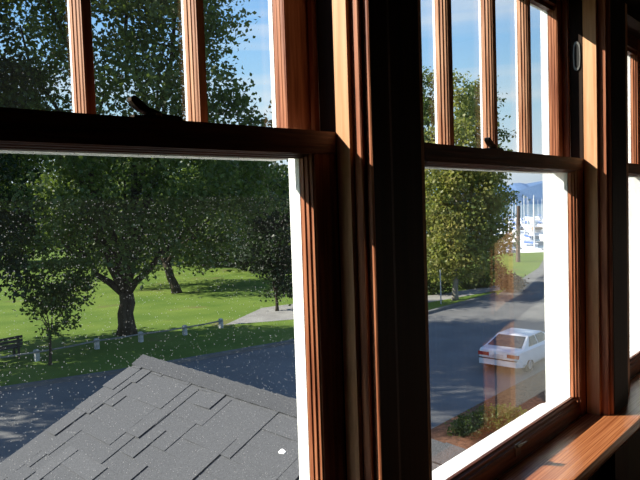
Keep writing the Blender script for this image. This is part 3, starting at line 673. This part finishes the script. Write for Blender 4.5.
m = MB(); m.loft([[(-.05, y, z) for y, z in ((-.70, .34), (.70, .34), (.70, .56), (-.70, .56))], [(.2, y, z) for y, z in ((-.82, .34), (.82, .34), (.82, .56), (-.82, .56))]]); m.build('rear_bumper', M['carpaint'], car)
m = MB(); m.box(-.062, .3, -.71, .71, .555, .585); m.build('bumper_strip', M['rubber'], car)
m = MB(); m.box(-.02, .02, -.2, .2, .64, .76); m.build('number_plate', M['plate'], car)
m = MB(); m.box(4.2, 4.36, -.7, .7, .34, .50); m.build('front_bumper', M['carpaint'], car)

# ------------------------------------------------------------------ marina
WZ = GZ - 1.5
def sailboat():
    r = empty('sailboat', (0, 0, 0))
    m = MB()
    def rg(x, w, z0, z1): return [(x, 0, z0), (x, w * .7, z0 + .25), (x, w, z1), (x, -w, z1), (x, -w * .7, z0 + .25)]
    m.loft([rg(-4, .9, -.1, 1.0), rg(-2, 1.35, -.3, 1.0), rg(1, 1.3, -.3, 1.1), rg(3.2, .7, -.1, 1.25), rg(4.5, .06, .5, 1.4)]); m.build('hull', M['boat'], r)
    m = MB(); m.loft([[(-1.6, -.8, 1.0), (2.2, -.55, 1.05), (2.2, .55, 1.05), (-1.6, .8, 1.0)], [(-1.5, -.65, 1.55), (1.8, -.4, 1.4), (1.8, .4, 1.4), (-1.5, .65, 1.55)]]); m.build('cabin', M['boat'], r)
    m = MB(); m.tube([(.6, 0, 1.0), (.6, 0, 8.3)], [.11, .07], 6); m.build('mast', M['mast'], r)
    m = MB(); m.tube([(.5, 0, 2.1), (-2.9, 0, 2.0)], [.17, .12], 6); m.build('sail_cover', M['canvas'], r)
    return r
def motorboat():
    r = empty('motorboat', (0, 0, 0))
    m = MB()
    def rg(x, w, z0, z1): return [(x, 0, z0), (x, w * .8, z0 + .2), (x, w, z1), (x, -w, z1), (x, -w * .8, z0 + .2)]
    m.loft([rg(-3.6, 1.3, -.2, 1.0), rg(0, 1.4, -.3, 1.1), rg(2.4, .9, -.1, 1.35), rg(3.8, .08, .6, 1.5)]); m.build('hull', M['boat'], r)
    m = MB(); m.loft([[(-2, -1.1, 1.0), (1.6, -.8, 1.1), (1.6, .8, 1.1), (-2, 1.1, 1.0)], [(-1.9, -.95, 2.3), (.6, -.7, 2.3), (.6, .7, 2.3), (-1.9, .95, 2.3)]]); m.build('cabin', M['boat'], r)
    m = MB(); m.box(-1.7, .95, -1.0, 1.0, 1.55, 1.95); m.build('cabin_window', M['boat_grey'], r)
    m = MB(); m.box(-3.4, -1.9, -1.05, 1.05, 1.6, 2.1); m.build('canopy', M['tan_canvas'], r)
    return r
sb, mbt = sailboat(), motorboat(); rnd = random.Random(12)
first = {'s': True, 'm': True}
def put(kind, px, d, yaw):
    p = at_depth(px, 240, d); src = sb if kind == 's' else mbt
    o = src if first[kind] else copy_tree(src); first[kind] = False
    o.location = (p.x, p.y, WZ); o.rotation_euler = (0, 0, yaw)
    s = rnd.uniform(.78, 1.02); o.scale = (s, s, s)
    if kind == 's': tag(o, 'white sailboat with a bare mast and blue sail cover moored in the marina', 'boat', 'sailboats moored in the marina')
    else: tag(o, 'white motorboat with a boxy cabin and tan canopy moored in the marina', 'boat', 'motorboats moored in the marina')
base_yaw = math.atan2(FH.y, FH.x)
for row, (d, step, kinds) in enumerate([(77, 3.9, 'msm'), (91, 3.7, 'mss'), (106, 3.6, 'sms'), (124, 3.2, 'ssm'), (150, 2.9, 'ss'), (185, 2.8, 'ss'), (225, 3.0, 'ss')]):
    px = 497 + rnd.uniform(0, 3)
    wpx = step * F / d * (1.0 if d < 150 else 1.1); i = 0
    while px < 562:
        put(kinds[i % len(kinds)], px, d + rnd.uniform(-2, 2), base_yaw + R(rnd.choice((0, 180)) + rnd.uniform(-6, 6)))
        px += wpx * rnd.uniform(1.0, 1.2); i += 1
for i, d in enumerate((67.5, 84, 99, 115)):
    a_, b_ = at_depth(470, 240, d), at_depth(660, 240, d); m = MB(); f2 = FH * 1.2
    m.loft([[Vector((p.x, p.y, z)) for p in (a_, b_, b_ + f2, a_ + f2)] for z in (WZ - .2, WZ + .55)])
    mid = (a_ + b_) / 2
    o = m.build('dock', M['dockwood'], off=(mid.x, mid.y, WZ), loc=(mid.x, mid.y, WZ)); tag(o, ['nearest floating dock of the marina, right below the street end', 'second floating dock of the marina counted from the street', 'third floating dock of the marina counted from the street', 'farthest floating dock of the marina'][i], 'dock')

# ------------------------------------------------------------------ sun, sky, camera
SUN = Vector((.85, -1.0, -.86)).normalized()
sl = bpy.data.lights.new('sun', 'SUN'); sl.energy = 10.5; sl.angle = R(.53); sl.color = (1, .93, .82)
so = bpy.data.objects.new('sun', sl); C.objects.link(so); so.rotation_euler = SUN.to_track_quat('-Z', 'Y').to_euler(); so.location = (-20, 25, 20)
w = bpy.data.worlds.new('sky'); sc.world = w; w.use_nodes = True; nt = w.node_tree; nt.nodes.clear(); L = nt.links.new
out = N(nt, 'OutputWorld'); bg = N(nt, 'Background'); bg.inputs[1].default_value = 1.0
tc = N(nt, 'TexCoord'); sep = N(nt, 'SeparateXYZ'); L(tc.outputs['Generated'], sep.inputs[0])
rp = N(nt, 'ValToRGB'); cr = rp.color_ramp
cr.elements[0].position = 0.0; cr.elements[0].color = (.62, .76, .95, 1)
cr.elements[1].position = 1.0; cr.elements[1].color = (.06, .16, .50, 1)
for p_, c_ in ((.06, (.80, .92, 1.0, 1)), (.15, (.52, .80, 1.0, 1)), (.27, (.31, .63, 1.05, 1)), (.45, (.15, .39, .88, 1))):
    e = cr.elements.new(p_); e.color = c_
L(sep.outputs[2], rp.inputs[0])
mp = N(nt, 'Mapping'); mp.inputs['Rotation'].default_value = (0, R(9), R(40)); mp.inputs['Scale'].default_value = (1.1, 1.1, 24); mp.inputs['Location'].default_value = (0, 0, .35)
L(tc.outputs['Generated'], mp.inputs[0])
nz = N(nt, 'TexNoise'); nz.inputs['Scale'].default_value = 1.0; nz.inputs['Detail'].default_value = 6; nz.inputs['Roughness'].default_value = .45; L(mp.outputs[0], nz.inputs['Vector'])
mr = N(nt, 'MapRange'); mr.inputs[1].default_value = .50; mr.inputs[2].default_value = .74; mr.inputs[3].default_value = 0; mr.inputs[4].default_value = .75; L(nz.outputs[0], mr.inputs[0])
mx = N(nt, 'MixRGB'); mx.inputs[2].default_value = (.92, .96, 1.0, 1); L(mr.outputs[0], mx.inputs[0]); L(rp.outputs[0], mx.inputs[1])
L(mx.outputs[0], bg.inputs[0]); L(bg.outputs[0], out.inputs[0])

cam = bpy.data.cameras.new('camera'); cam.sensor_fit = 'HORIZONTAL'; cam.sensor_width = 36; cam.lens = F * 36 / 640; cam.clip_start = .02; cam.clip_end = 6000
co = bpy.data.objects.new('camera', cam); C.objects.link(co)
right, upv, fwd = Vector(RM[:, 0]), Vector(RM[:, 1]), Vector(RM[:, 2])
mw = Matrix((( right.x, upv.x, -fwd.x, 0), (right.y, upv.y, -fwd.y, 0), (right.z, upv.z, -fwd.z, 0), (0, 0, 0, 1)))
co.matrix_world = mw
sc.camera = co
for o in list(sc.objects):
    if o.parent is None: o.location.z += LIFT
sc.view_settings.view_transform = 'Standard'; sc.view_settings.look = 'None'; sc.view_settings.gamma = 1.0; sc.view_settings.use_curve_mapping = False
sc.view_settings.exposure = 0.0
sc.cycles.transparent_max_bounces = 24
